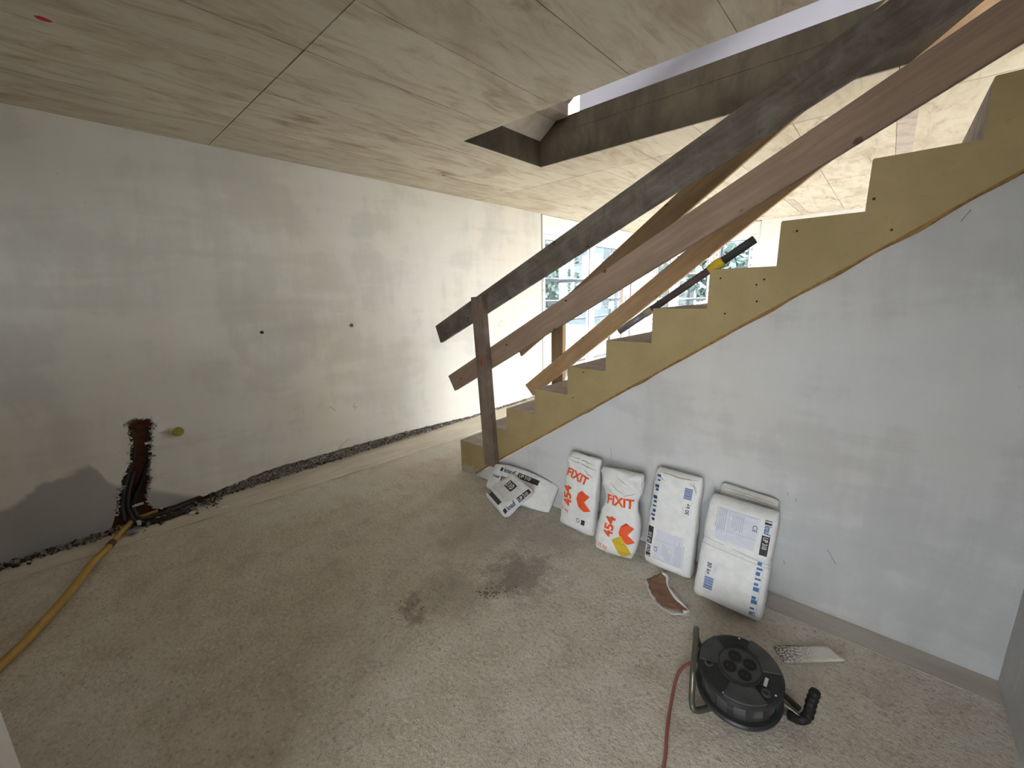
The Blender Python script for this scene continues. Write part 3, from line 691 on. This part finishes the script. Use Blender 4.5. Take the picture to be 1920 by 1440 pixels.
# orange printed sacks
bf1 = thing('mortar_sack', (-1.25, 1.99, 0), 'orange-printed white sack leaning on the wall, behind the taped one', 'sack', 'sacks against the stair wall')
SF1 = Sack(.255, .475, .095, frame((-1.262, 1.965, .008), (1, -.04, 0), (-.02, .165, 1)), 11, .0060, 3.0, lambda v: 1-.12*v, lambda v: 1 if v < .55 else max(.32, 1-1.35*(v-.55)), .08, .05, None, 11, lambda v: 1+5.5*max(0, v-.70))
SF1.build('sack_body', M['paper'], bf1)
SF1.text('FIXIT', .070, -.100, .330, -9, M['ink_orange'], bf1, .038)
SF1.text('454', .082, -.030, .150, 90+8, M['ink_orange'], bf1, .038)
emblem(SF1, bf1, .040, .205, .062)
SF1.text('25 kg', .028, -.112, .112, -8, M['ink_orange'], bf1, .015)
SF1.rects('care_mark', [(.052, .062, .075, .092)], M['ink_black'], bf1)
bm = bmesh.new()
ro = [bm.verts.new((.028+.013*math.cos(t*math.pi/8), .080+.013*math.sin(t*math.pi/8), 0)) for t in range(16)]; ri = [bm.verts.new((.028+.0095*math.cos(t*math.pi/8), .080+.0095*math.sin(t*math.pi/8), 0)) for t in range(16)]
for t in range(16): bm.faces.new((ro[t], ro[(t+1) % 16], ri[(t+1) % 16], ri[t]))
SF1.put('ring_mark', bm, 0, 0, 0, M['ink_black'], bf1)

bf2 = thing('mortar_sack', (-.97, 1.9, 0), 'open slumped sack with orange print and a yellow tape patch', 'sack', 'sacks against the stair wall')
def bendF2(q, v):
    q.x += .020*math.sin(v*3.0) ; q.z -= .02*max(0, v-.6)*2
    return q
SF2 = Sack(.235, .475, .135, frame((-.972, 1.892, .008), (1, .14, 0), (-.03, .165, 1)), 21, .0070, 2.6,
           lambda v: .92+.10*math.sin(min(v/.5, 1)*math.pi) if v < .5 else (.92-.16*math.sin((v-.5)/.28*math.pi) if v < .78 else .92+.10*(v-.78)/.22),
           lambda v: 1 if v < .35 else (1-.62*(v-.35)/.35 if v < .7 else .38+.22*math.sin((v-.7)/.3*math.pi)), .14, .05, bendF2, 13, lambda v: .8+6.5*max(0, v-.58))
SF2.build('sack_body', M['paper'], bf2)
SF2.text('FIXIT', .068, -.078, .285, 2, M['ink_orange'], bf2, .038)
SF2.text('454', .072, -.012, .115, 90, M['ink_orange'], bf2, .038)
emblem(SF2, bf2, .055, .155, .056)
SF2.text('25 kg', .026, -.085, .045, -4, M['ink_orange'], bf2, .015)
bm = bmesh.new(); bmesh.ops.create_grid(bm, x_segments=10, y_segments=14, size=.5, matrix=Matrix.Diagonal((.060, .115, 1, 1)))
SF2.put('tape_patch', bm, .048, .075, 38, M['tape_yellow'], bf2, .0030, 'yellow tape patch')

def crease(S, root, x0, y0, x1, y1, th, m):
    L_ = math.hypot(x1-x0, y1-y0); bm = bmesh.new(); n_ = max(2, int(L_/.006)); up_ = []; dn = []
    for i in range(n_+1):
        t = i/n_; wv = .004*noise.noise(Vector((x0*31+t*6, y0*17, 0))); h_ = th*math.sin(math.pi*(.06+.88*t)); up_.append(bm.verts.new((t*L_, wv+h_, 0))); dn.append(bm.verts.new((t*L_, wv-h_, 0)))
    for i in range(n_): bm.faces.new((dn[i], dn[i+1], up_[i+1], up_[i]))
    return S.put('crease', bm, x0, y0, math.degrees(math.atan2(y1-y0, x1-x0)), m, root, .0016)
for a_ in ((-.06, .400, .03, .352), (-.085, .362, .01, .325), (.02, .345, .085, .372), (-.03, .440, .05, .405)): crease(SF2, bf2, *a_, .0022, M['paper_fold'])
for a_ in ((-.10, .432, .10, .405), (-.08, .452, .09, .430), (.02, .395, .09, .355)): crease(SF1, bf1, *a_, .0035, M['paper_fold'])
for a_ in ((-.10, .507, .10, .505), (-.10, .492, -.06, .465), (.08, .497, .10, .44), (.06, .49, .098, .47)): crease(S2, b2, *a_, .0028, M['paper_fold'])
for a_ in ((-.11, .485, .11, .483), (-.10, .470, .10, .472), (-.02, .455, .10, .46)): crease(S4, b4, *a_, .0025, M['paper_fold'])

# two small sacks by the foot of the stair
bk2 = thing('plaster_sack', (-1.82, 2.03, 0), 'half-empty white sack slumped along the wall at the foot of the stair', 'sack', 'sacks against the stair wall')
def bendK2(q, v):
    q.z += .025*math.sin(v*math.pi); return q
SK2 = Sack(.235, .545, .070, frame((-2.05, 2.0, .128), (.0, -.62, -.78), (1, .03, -.185)), 31, .006, 2.6, lambda v: .80+.2*math.sin(v*math.pi), lambda v: .6+.5*math.sin(v*math.pi), .10, .10, bendK2, 10, lambda v: 1.3)
SK2.build('sack_body', M['paper'], bk2)
def rot_rects(S, name, rs, m, root, off=.0016): return S.rects(name, rs, m, root, off=off)
rot_rects(SK2, 'black_square', [(-.078, .085, -.050, .108)], M['ink_black'], bk2)
SK2.text('knauf', .046, -.052, .122, 90, M['ink_dblue'], bk2, .03)
rot_rects(SK2, 'name_bar', [(-.082, .250, -.044, .415)], M['ink_black'], bk2)
SK2.text('UP 310', .034, -.053, .262, 90, M['ink_white'], bk2, .012, off=.0030, sx=.9)
rot_rects(SK2, 'name_bar', [(-.018, .125, .016, .215)], M['ink_black'], bk2)
SK2.text('310', .032, .008, .135, 90, M['ink_white'], bk2, .015, off=.0030)
SK2.text('knauf', .030, .004, .040, 90, M['ink_dblue'], bk2, .02)

bk1 = thing('plaster_sack', (-1.78, 1.86, 0), 'small folded white sack lying flat on the floor with big black 310 print', 'sack', 'sacks against the stair wall')
ex_ = Vector((.30, -.13, .0)).normalized(); ey_ = Vector((.09, .21, .125)).normalized()
SK1 = Sack(.31, .255, .085, frame((-1.808, 1.785, .052), ex_, ey_), 41, .0045, 4.5, lambda v: 1.0-.08*v, lambda v: 1, .14, .14, None, 10)
SK1.build('sack_body', M['paper'], bk1)
rot_rects(SK1, 'name_bar', [(-.055, .135, .055, .195)], M['ink_black'], bk1)
SK1.text('310', .058, -.048, .145, 0, M['ink_white'], bk1, .02, off=.003)
rot_rects(SK1, 'name_bar', [(-.135, .018, .085, .048)], M['ink_black'], bk1)
SK1.text('310', .032, -.130, .022, 0, M['ink_white'], bk1, .015, off=.003)
rot_rects(SK1, 'text_lines', [(-.11+.01*i, .075+.014*i, .06, .0775+.014*i) for i in range(4)], M['ink_grey'], bk1)
rot_rects(SK1, 'black_square', [(.142, .018, .172, .040)], M['ink_black'], bk1)
SK1.text('knauf', .044, .170, .048, 90, M['ink_dblue'], bk1, .03, sx=.65)
rot_rects(SK1, 'name_bar', [(.138, .135, .176, .238)], M['ink_black'], bk1)
SK1.text('UP 310', .032, .168, .140, 90, M['ink_white'], bk1, .015, off=.003, sx=.8)

# ------------------------------------------------------------------ scraps on the floor
def sheet(name, outline, zf, m, m2, parent=None, th=.002, n=18):
    """thin crumpled sheet: outline polygon (x, y), height function zf"""
    bm = bmesh.new(); vs_ = [bm.verts.new((x, y, 0)) for x, y in outline]; bm.faces.new(vs_); bmesh.ops.triangulate(bm, faces=bm.faces[:])
    for _ in range(5):
        es = [e for e in bm.edges if e.calc_length() > .018]
        if not es: break
        bmesh.ops.subdivide_edges(bm, edges=es, cuts=1); bmesh.ops.triangulate(bm, faces=bm.faces[:])
    for v_ in bm.verts: v_.co.z = zf(v_.co.x, v_.co.y)
    e = bmesh.ops.extrude_face_region(bm, geom=bm.faces[:])
    for v_ in [g for g in e['geom'] if isinstance(g, bmesh.types.BMVert)]: v_.co.z += th
    return bm_obj(name, bm, [m, m2], parent, True)
sc = thing('torn_paper', (-.62, 1.76, 0), 'torn brown sack scrap with a white rim lying before the white sacks', 'paper')
out = [(-.735, 1.795), (-.715, 1.845), (-.69, 1.88), (-.66, 1.868), (-.64, 1.82), (-.60, 1.775), (-.555, 1.745), (-.50, 1.715), (-.515, 1.69), (-.56, 1.665), (-.60, 1.66), (-.65, 1.69), (-.70, 1.74)]
def zs(x, y): return .012 + .05*abs((x+.62)*.55+(y-1.77)*.9)**1.2*3 + .006*noise.noise(Vector((x*30, y*30, 0)))
def rag(pl, a):
    P = []
    for i in range(len(pl)):
        p, q = pl[i], pl[(i+1) % len(pl)]
        for t in (0, .33, .66): P.append((p[0]+(q[0]-p[0])*t+rnd.uniform(-a, a), p[1]+(q[1]-p[1])*t+rnd.uniform(-a, a)))
    return P
sheet('brown_side', rag(out, .004), zs, M['paper_in'], M['paper_in'], sc)
cx0, cy0 = -.617, 1.765
out2 = [(cx0+(x-cx0)*1.05, cy0+(y-cy0)*1.05-.008) for x, y in out]
sheet('white_side', rag(out2, .005), lambda x, y: max(.002, zs(x, y)-.007), M['paper'], M['paper'], sc, .0015)
bm = bmesh.new(); rim = [Vector((x, y, zs(x, y)+.004)) for x, y in out[2:9]]
V, Fc = tube_verts(smooth_path(rim, 24), .006, 6, True, lambda t: .0025+.006*abs(math.sin(t*7+.6))); bm.free(); mesh_obj('folded_rim', V, Fc, M['paper'], sc, True)
k = NB('dirty_plasterboard'); v = k.pos(); X = k.sep(v); f = k.noise(v, 120, 4, .7)
dm = k.math('MULTIPLY', k.mr(f, .44, .54), k.mr(X[0], -.03, -.13)); k.col(k.mix(dm, (.82, .79, .72), (.09, .075, .06))); k.rough(.8); k.bump(f, .4, .006)
stp = [(-.175, 1.752), (-.10, 1.815), (-.035, 1.868), (-.006, 1.892), (.022, 1.872), (.052, 1.856), (-.02, 1.788), (-.125, 1.690)]
o = sheet('plasterboard_strip', stp, lambda x, y: .0015+.003*noise.noise(Vector((x*8, y*8, 0)))**2, k.m, k.m, None, .008)
tag(o, 'off-white speckled board strip lying on the floor behind the cable reel', 'board')
def lump(name, loc, r, m, label, cat, squash=.6):
    bm = bmesh.new(); bmesh.ops.create_icosphere(bm, subdivisions=2, radius=r)
    for v_ in bm.verts:
        v_.co *= 1+.35*noise.noise(v_.co*(2.2/r)+Vector(loc)*9); v_.co.z *= squash
    zmin = min(v_.co.z for v_ in bm.verts)
    for v_ in bm.verts: v_.co += Vector((loc[0], loc[1], loc[2]-zmin))
    return tag(bm_obj(name, bm, m), label, cat)
lump('stone', (-3.40, .115, 0.006), .030, M['pole2'], 'grey mortar stone on the floor beside the yellow conduit', 'stone')
lump('plaster_chip', (-3.33, .60, .006), .022, M['paper'], 'flat white plaster chip on the floor strip along the left wall', 'plaster chip', .3)
lump('plaster_chip', (-3.42, .425, .006), .017, M['paper'], 'small white plaster chip against the black conduits', 'plaster chip', .5)
o = crumbs('dark_crumbs', lambda: ((lambda t: (-1.32+.10*t+.02*rnd.gauss(0, 1), 1.185+.145*t-.10*t*(1-t)+.012*rnd.gauss(0, 1), .002))(rnd.random()), rnd.uniform(.0015, .0055)), 120, M['crumb_floor'], None)
tag(o, 'dark dried crumbs on the floor in front of the sacks', 'debris')
o = crumbs('mortar_crumbs', lambda: ((rnd.uniform(-2.9, .3), rnd.uniform(.2, 2.0), .001), rnd.uniform(.0015, .004)), 500, M['rubble_pale'], None)
tag(o, 'tiny grit scattered across the bare floor', 'grit')
o = crumbs('dark_crumbs', lambda: ((-1.50+.035*rnd.gauss(0, 1), .905+.05*rnd.gauss(0, 1), .001), rnd.uniform(.0015, .004)), 30, M['crumb_floor'], None)
tag(o, 'small dark crumbs in the middle of the floor', 'debris')

# ------------------------------------------------------------------ chase with conduits, yellow conduit, pipe cap
ch = thing('conduit_bundle', (-3.55, .14, 0), 'black corrugated conduits running down the broken wall chase and along the floor', 'conduit')
def corr(path, r, name, n=150):
    P = smooth_path(path, n); return tube(name, P, r, M['conduit'], ch, 8, lambda t: r*(1+.10*math.sin(t*n*1.6)))
corr([(-3.575, .225, .66), (-3.575, .215, .50), (-3.570, .165, .36), (-3.565, .115, .22), (-3.555, .095, .10), (-3.53, .115, .03), (-3.47, .20, .022), (-3.46, .34, .025), (-3.50, .44, .04)], .014, 'conduit')
corr([(-3.575, .315, .64), (-3.572, .305, .54), (-3.570, .285, .44), (-3.568, .225, .30), (-3.562, .165, .18), (-3.555, .15, .10), (-3.51, .18, .045), (-3.49, .30, .05), (-3.52, .46, .055)], .013, 'conduit')
corr([(-3.575, .19, .36), (-3.565, .14, .22), (-3.555, .125, .11), (-3.49, .16, .02), (-3.445, .26, .02), (-3.45, .40, .022)], .012, 'conduit')
for y_, z_, L_ in ((.30, .535, .05), (.175, .135, .06)):
    bm = bmesh.new(); bbox(bm, (-3.556, y_-L_/2, z_-.008), (-3.548, y_+L_/2, z_+.008), .002); bm_obj('clip', bm, M['clip'], ch)
box('clip', (-3.47, .145, .036), (-3.44, .165, .062), M['clip'], ch, .002)
HP = [(-3.545, .155, .05), (-3.50, .10, .03), (-3.417, .052, .022), (-3.335, .012, .022), (-3.253, -.027, .022), (-3.148, -.085, .022), (-2.903, -.177, .022), (-2.672, -.283, .022), (-2.495, -.385, .022), (-2.2, -.62, .022), (-2.0, -.95, .022)]
SP = smooth_path(HP, 120)
hs = thing('yellow_conduit', (-3.4, .05, 0), 'yellow plastic conduit snaking from the wall chase over the floor', 'conduit')
tube('pipe', SP[:34], .0175, M['hose'], hs, 12); tube('pipe', SP[33:], .0190, M['hose'], hs, 12)
tube('tape_band', SP[34:42], .0202, M['tape_red'], hs, 12)
tube('pipe', smooth_path([(-3.54, .16, .055), (-3.52, .20, .06), (-3.505, .26, .07)], 12), .010, M['hose'], hs, 10)
pc = thing('pipe_cap', (XL, .453, .579), 'round olive-yellow pipe cap sticking out of the left wall', 'pipe cap')
def disc(bm, c, r, d, axis='X', seg=28, r2=None):
    bmesh.ops.create_cone(bm, cap_ends=True, segments=seg, radius1=r, radius2=r if r2 is None else r2, depth=d, matrix=Matrix.Translation(c) @ (Matrix.Rotation(R90, 4, 'Y') if axis == 'X' else Matrix.Identity(4)))
bm = bmesh.new(); disc(bm, (XL+.0105, .453, .579), .038, .02); bm_obj('collar', bm, M['clip'], pc)
bm = bmesh.new(); disc(bm, (XL+.025, .453, .579), .033, .01, r2=.031); bm_obj('cap_face', bm, M['cap'], pc)

# ------------------------------------------------------------------ cable reel
rl = thing('cable_reel', (-.23, 1.40, 0), 'black plastic cable reel with four sockets lying on its back', 'cable reel')
nrm = Vector((0, -.15, 1)).normalized(); rc = Vector((-.226, 1.40, .150))
ax = Vector((1, 0, 0)); ay = nrm.cross(ax)
RM = frame(rc, ax, ay)                     # local z = reel axis, origin = top face
RB = -.112
def rlobj(name, bm, m, parent=rl, smooth=False):
    bmesh.ops.transform(bm, matrix=RM, verts=bm.verts); return bm_obj(name, bm, m, parent, smooth)
def lathe(prof, seg=56, cap=True):
    bm = bmesh.new(); rings = []
    for r, z in prof: rings.append([bm.verts.new((r*math.cos(2*math.pi*i/seg), r*math.sin(2*math.pi*i/seg), z)) for i in range(seg)])
    for a, b in zip(rings, rings[1:]):
        for i in range(seg): bm.faces.new((a[i], a[(i+1) % seg], b[(i+1) % seg], b[i]))
    if cap: bm.faces.new(rings[0]); bm.faces.new(rings[-1][::-1])
    return bm
rlobj('front_flange', lathe([(.10, -.022), (.128, -.022), (.134, -.018), (.135, -.010), (.130, -.006), (.126, -.004), (.02, -.004)]), M['black'])
rlobj('back_flange', lathe([(.09, RB), (.130, RB), (.137, RB+.004), (.138, RB+.012), (.132, RB+.018), (.10, RB+.022)]), M['black'])
rlobj('drum', lathe([(.118, RB+.02), (.121, -.06), (.118, -.02)]), M['black2'], smooth=True)
def sector(r0, r1, a0, a1, z0, z1, n=10):
    bm = bmesh.new(); g = []
    for i in range(n+1):
        t = math.radians(a0+(a1-a0)*i/n); c, s_ = math.cos(t), math.sin(t); g.append([bm.verts.new((r*c, r*s_, z)) for r, z in ((r0, z0), (r1, z0), (r1, z1), (r0, z1))])
    for a, b in zip(g, g[1:]):
        for i in range(4): bm.faces.new((a[i], a[(i+1) % 4], b[(i+1) % 4], b[i]))
    bm.faces.new(g[0]); bm.faces.new(g[-1][::-1]); return bm
for a0, a1 in ((25, 88), (145, 200), (262, 322)): rlobj('raised_sector', sector(.070, .127, a0, a1, -.006, .004), M['black2'])
rlobj('socket_plate', lathe([(.066, -.006), (.066, .006), (.062, .009), (.01, .009)]), M['black2'])
ring = lathe([(.062, .006), (.069, .007), (.069, .011), (.063, .0115), (.062, .006)], 56, False); rlobj('plate_ring', ring, M['black'])
for a in (40, 130, 220, 310):
    t = math.radians(a); c = Vector((.034*math.cos(t), .034*math.sin(t), 0))
    bm = lathe([(.022, .006), (.022, .0100), (.0195, .0112), (.0185, .0096), (.004, .0094)], 20); bmesh.ops.translate(bm, verts=bm.verts, vec=c); so = rlobj('socket', bm, M['rubber'])
    bm = bmesh.new()
    for dx in (-.007, .007): disc(bm, c+Vector((dx, 0, .0095)), .0025, .002, 'Z', 8)
    rlobj('contact_hole', bm, M['gasket'], so)
for a in (-25, 205):
    t = math.radians(a); bm = lathe([(.014, -.006), (.014, .003), (.010, .004), (.009, -.003)], 18); bmesh.ops.translate(bm, verts=bm.verts, vec=(.098*math.cos(t), .098*math.sin(t), 0)); rlobj('locking_knob', bm, M['black2'])
bm = bmesh.new(); disc(bm, (0, 0, .0095), .004, .003, 'Z', 10); rlobj('screw', bm, M['steel'])
bm = bmesh.new(); bbox(bm, (.076, -.018, -.004), (.086, .016, -.0030)); rlobj('rating_label', bm, M['clip'])
for (x_, y_) in ((-.03, .118), (.02, .122), (.115, -.03), (-.02, -.118)):
    bm = bmesh.new(); disc(bm, (x_, y_, -.004), .003, .003, 'Z', 8); rlobj('rivet', bm, M['clip'])
# coil guard ribs on the drum wall
for a in range(190, 350, 26): rlobj('drum_rib', sector(.116, .1245, a, a+9, RB+.03, -.03), M['black'])
# tubular frame: foot bow on the left, running under the drum to the grip on the right
FP = [(-.06, 1.475, .016), (-.20, 1.375, .016), (-.275, 1.315, .016), (-.318, 1.262, .018), (-.334, 1.262, .040), (-.340, 1.275, .09), (-.352, 1.31, .14), (-.372, 1.39, .150), (-.396, 1.47, .145), (-.408, 1.52, .11), (-.408, 1.54, .05), (-.385, 1.545, .018), (-.30, 1.545, .016), (-.12, 1.53, .016), (-.05, 1.50, .016)]
tube('frame_tube', smooth_path(FP, 110), .0105, M['steel'], rl, 10)
tube('grip_arm', smooth_path([(-.13, 1.46, .05), (-.085, 1.455, .045), (-.045, 1.452, .035)], 10), .007, M['steel'], rl, 8)
gp = smooth_path([(-.075, 1.440, .030), (-.045, 1.452, .024), (-.026, 1.460, .045), (-.022, 1.464, .10), (-.016, 1.47, .145)], 70)
tube('grip', gp, .017, M['rubber'], rl, 12, lambda t: (.0160+.0014*math.sin(t*62)) if t > .42 else .0165)
tube('cable', smooth_path([(-.355, 1.47, .045), (-.385, 1.46, .02), (-.413, 1.42, .008), (-.418, 1.351, .006), (-.392, 1.224, .006), (-.366, 1.126, .006), (-.336, 1.027, .006), (-.30, .80, .006), (-.33, .5, .006)], 60), .0058, M['cord'], rl, 8)

# ------------------------------------------------------------------ outside
struct(box('ground', (-40, -20, -.6), (30, 45, -.5), M['earth']))
def scaffold(label, p0, p1, nrm_, n):
    p0, p1, nrm_ = Vector(p0), Vector(p1), Vector(nrm_); d = (p1-p0)/n
    root = thing('scaffold', (p0.x, p0.y, -.5), label, 'scaffold')
    for k_ in range(n+1):
        for off in (0, .7):
            q = p0+d*k_+nrm_*off; tube('standard', [(q.x, q.y, -.5), (q.x, q.y, 6)], .035, M['scaf'], root, 8)
    for z in (.75, 1.25, 1.75, 3.4):
        for off in ((0, .7) if z == 1.75 else (.7,)):
            a, b = p0+nrm_*off, p1+nrm_*off; tube('ledger', [(a.x, a.y, z), (b.x, b.y, z)], .03, M['scaf'], root, 8)
    for z in (-.25, 3.6):
        for off in (.1, .34, .56):
            a, b = p0+nrm_*off, p1+nrm_*off; w_ = nrm_*.11
            lo = [min(a.x, b.x, (a+w_).x, (a-w_).x), min(a.y, b.y, (a+w_).y, (a-w_).y)]; hi = [max(a.x, b.x, (a+w_).x, (a-w_).x), max(a.y, b.y, (a+w_).y, (a-w_).y)]
            box('deck_plank', (lo[0], lo[1], z), (hi[0], hi[1], z+.05), M['plank'], root)
    return root
scaffold('scaffold of tubes and decks outside the left window', (-5.6, 4.2, 0), (-5.6, 16.2, 0), (-1, 0, 0), 4)
scaffold('scaffold of tubes and decks outside the far window', (-4.4, 8.7, 0), (2.6, 8.7, 0), (0, 1, 0), 4)
def tree(loc, h, r, label):
    t = thing('tree', loc, label, 'tree', 'trees beyond the building site')
    x, y, z = loc; tube('trunk', [(x, y, z), (x+.1, y, z+h*.5)], .16, M['bark'], t, 8)
    V, Fc = [], []
    for _ in range(1600):
        a = Vector((rnd.gauss(0, 1), rnd.gauss(0, 1), rnd.gauss(0, 1))).normalized()*r*rnd.uniform(.45, 1); c = Vector((x, y, z+h*.65))+Vector((a.x, a.y, a.z*.95))
        u = Vector((rnd.uniform(-1, 1), rnd.uniform(-1, 1), rnd.uniform(-1, 1))).normalized(); v_ = u.orthogonal().normalized(); s_ = rnd.uniform(.08, .18); i = len(V)
        V += [c+u*s_, c+v_*s_*.6, c-u*s_, c-v_*s_*.6]; Fc.append((i, i+1, i+2, i+3))
    o = mesh_obj('crown', V, Fc, M['leaf'], t); o['kind'] = 'stuff'
tree((-11, 14, -.5), 4.2, 1.7, 'leafy tree outside, seen through the left window beside the scaffold')
tree((-7.2, 17, -.5), 3.6, 1.5, 'leafy tree outside, seen through the middle of the far glazing')
tree((-3.6, 15, -.5), 3.4, 1.4, 'leafy tree outside, seen through the right end of the far glazing')
def house(x0, x1, y0, y1, h, label):
    t = thing('house', ((x0+x1)/2, y0, -.5), label, 'building'); box('wall', (x0, y0, -.5), (x1, y1, h), M['facade'], t)
    bm = bmesh.new(); extrude_xz(bm, [(x0-.4, h), (x1+.4, h), ((x0+x1)/2, h+2.2)], y0-.3, y1+.3); bm_obj('roof', bm, M['roof'], t)
    for i in range(5):
        for z in (.6, 3.2):
            xx = x0+.9+i*(x1-x0-1.4)/5; wd = box('window', (xx, y0-.04, z), (xx+1.0, y0+.05, z+1.4), M['far_frame'], t); box('pane', (xx+.08, y0-.06, z+.08), (xx+.92, y0-.03, z+1.32), M['pane_far'], wd)
house(-22, -10, 22, 30, 5.6, 'pale house outside, beyond the left window')
house(-7, 4, 24, 32, 5.4, 'pale house outside, beyond the far window')
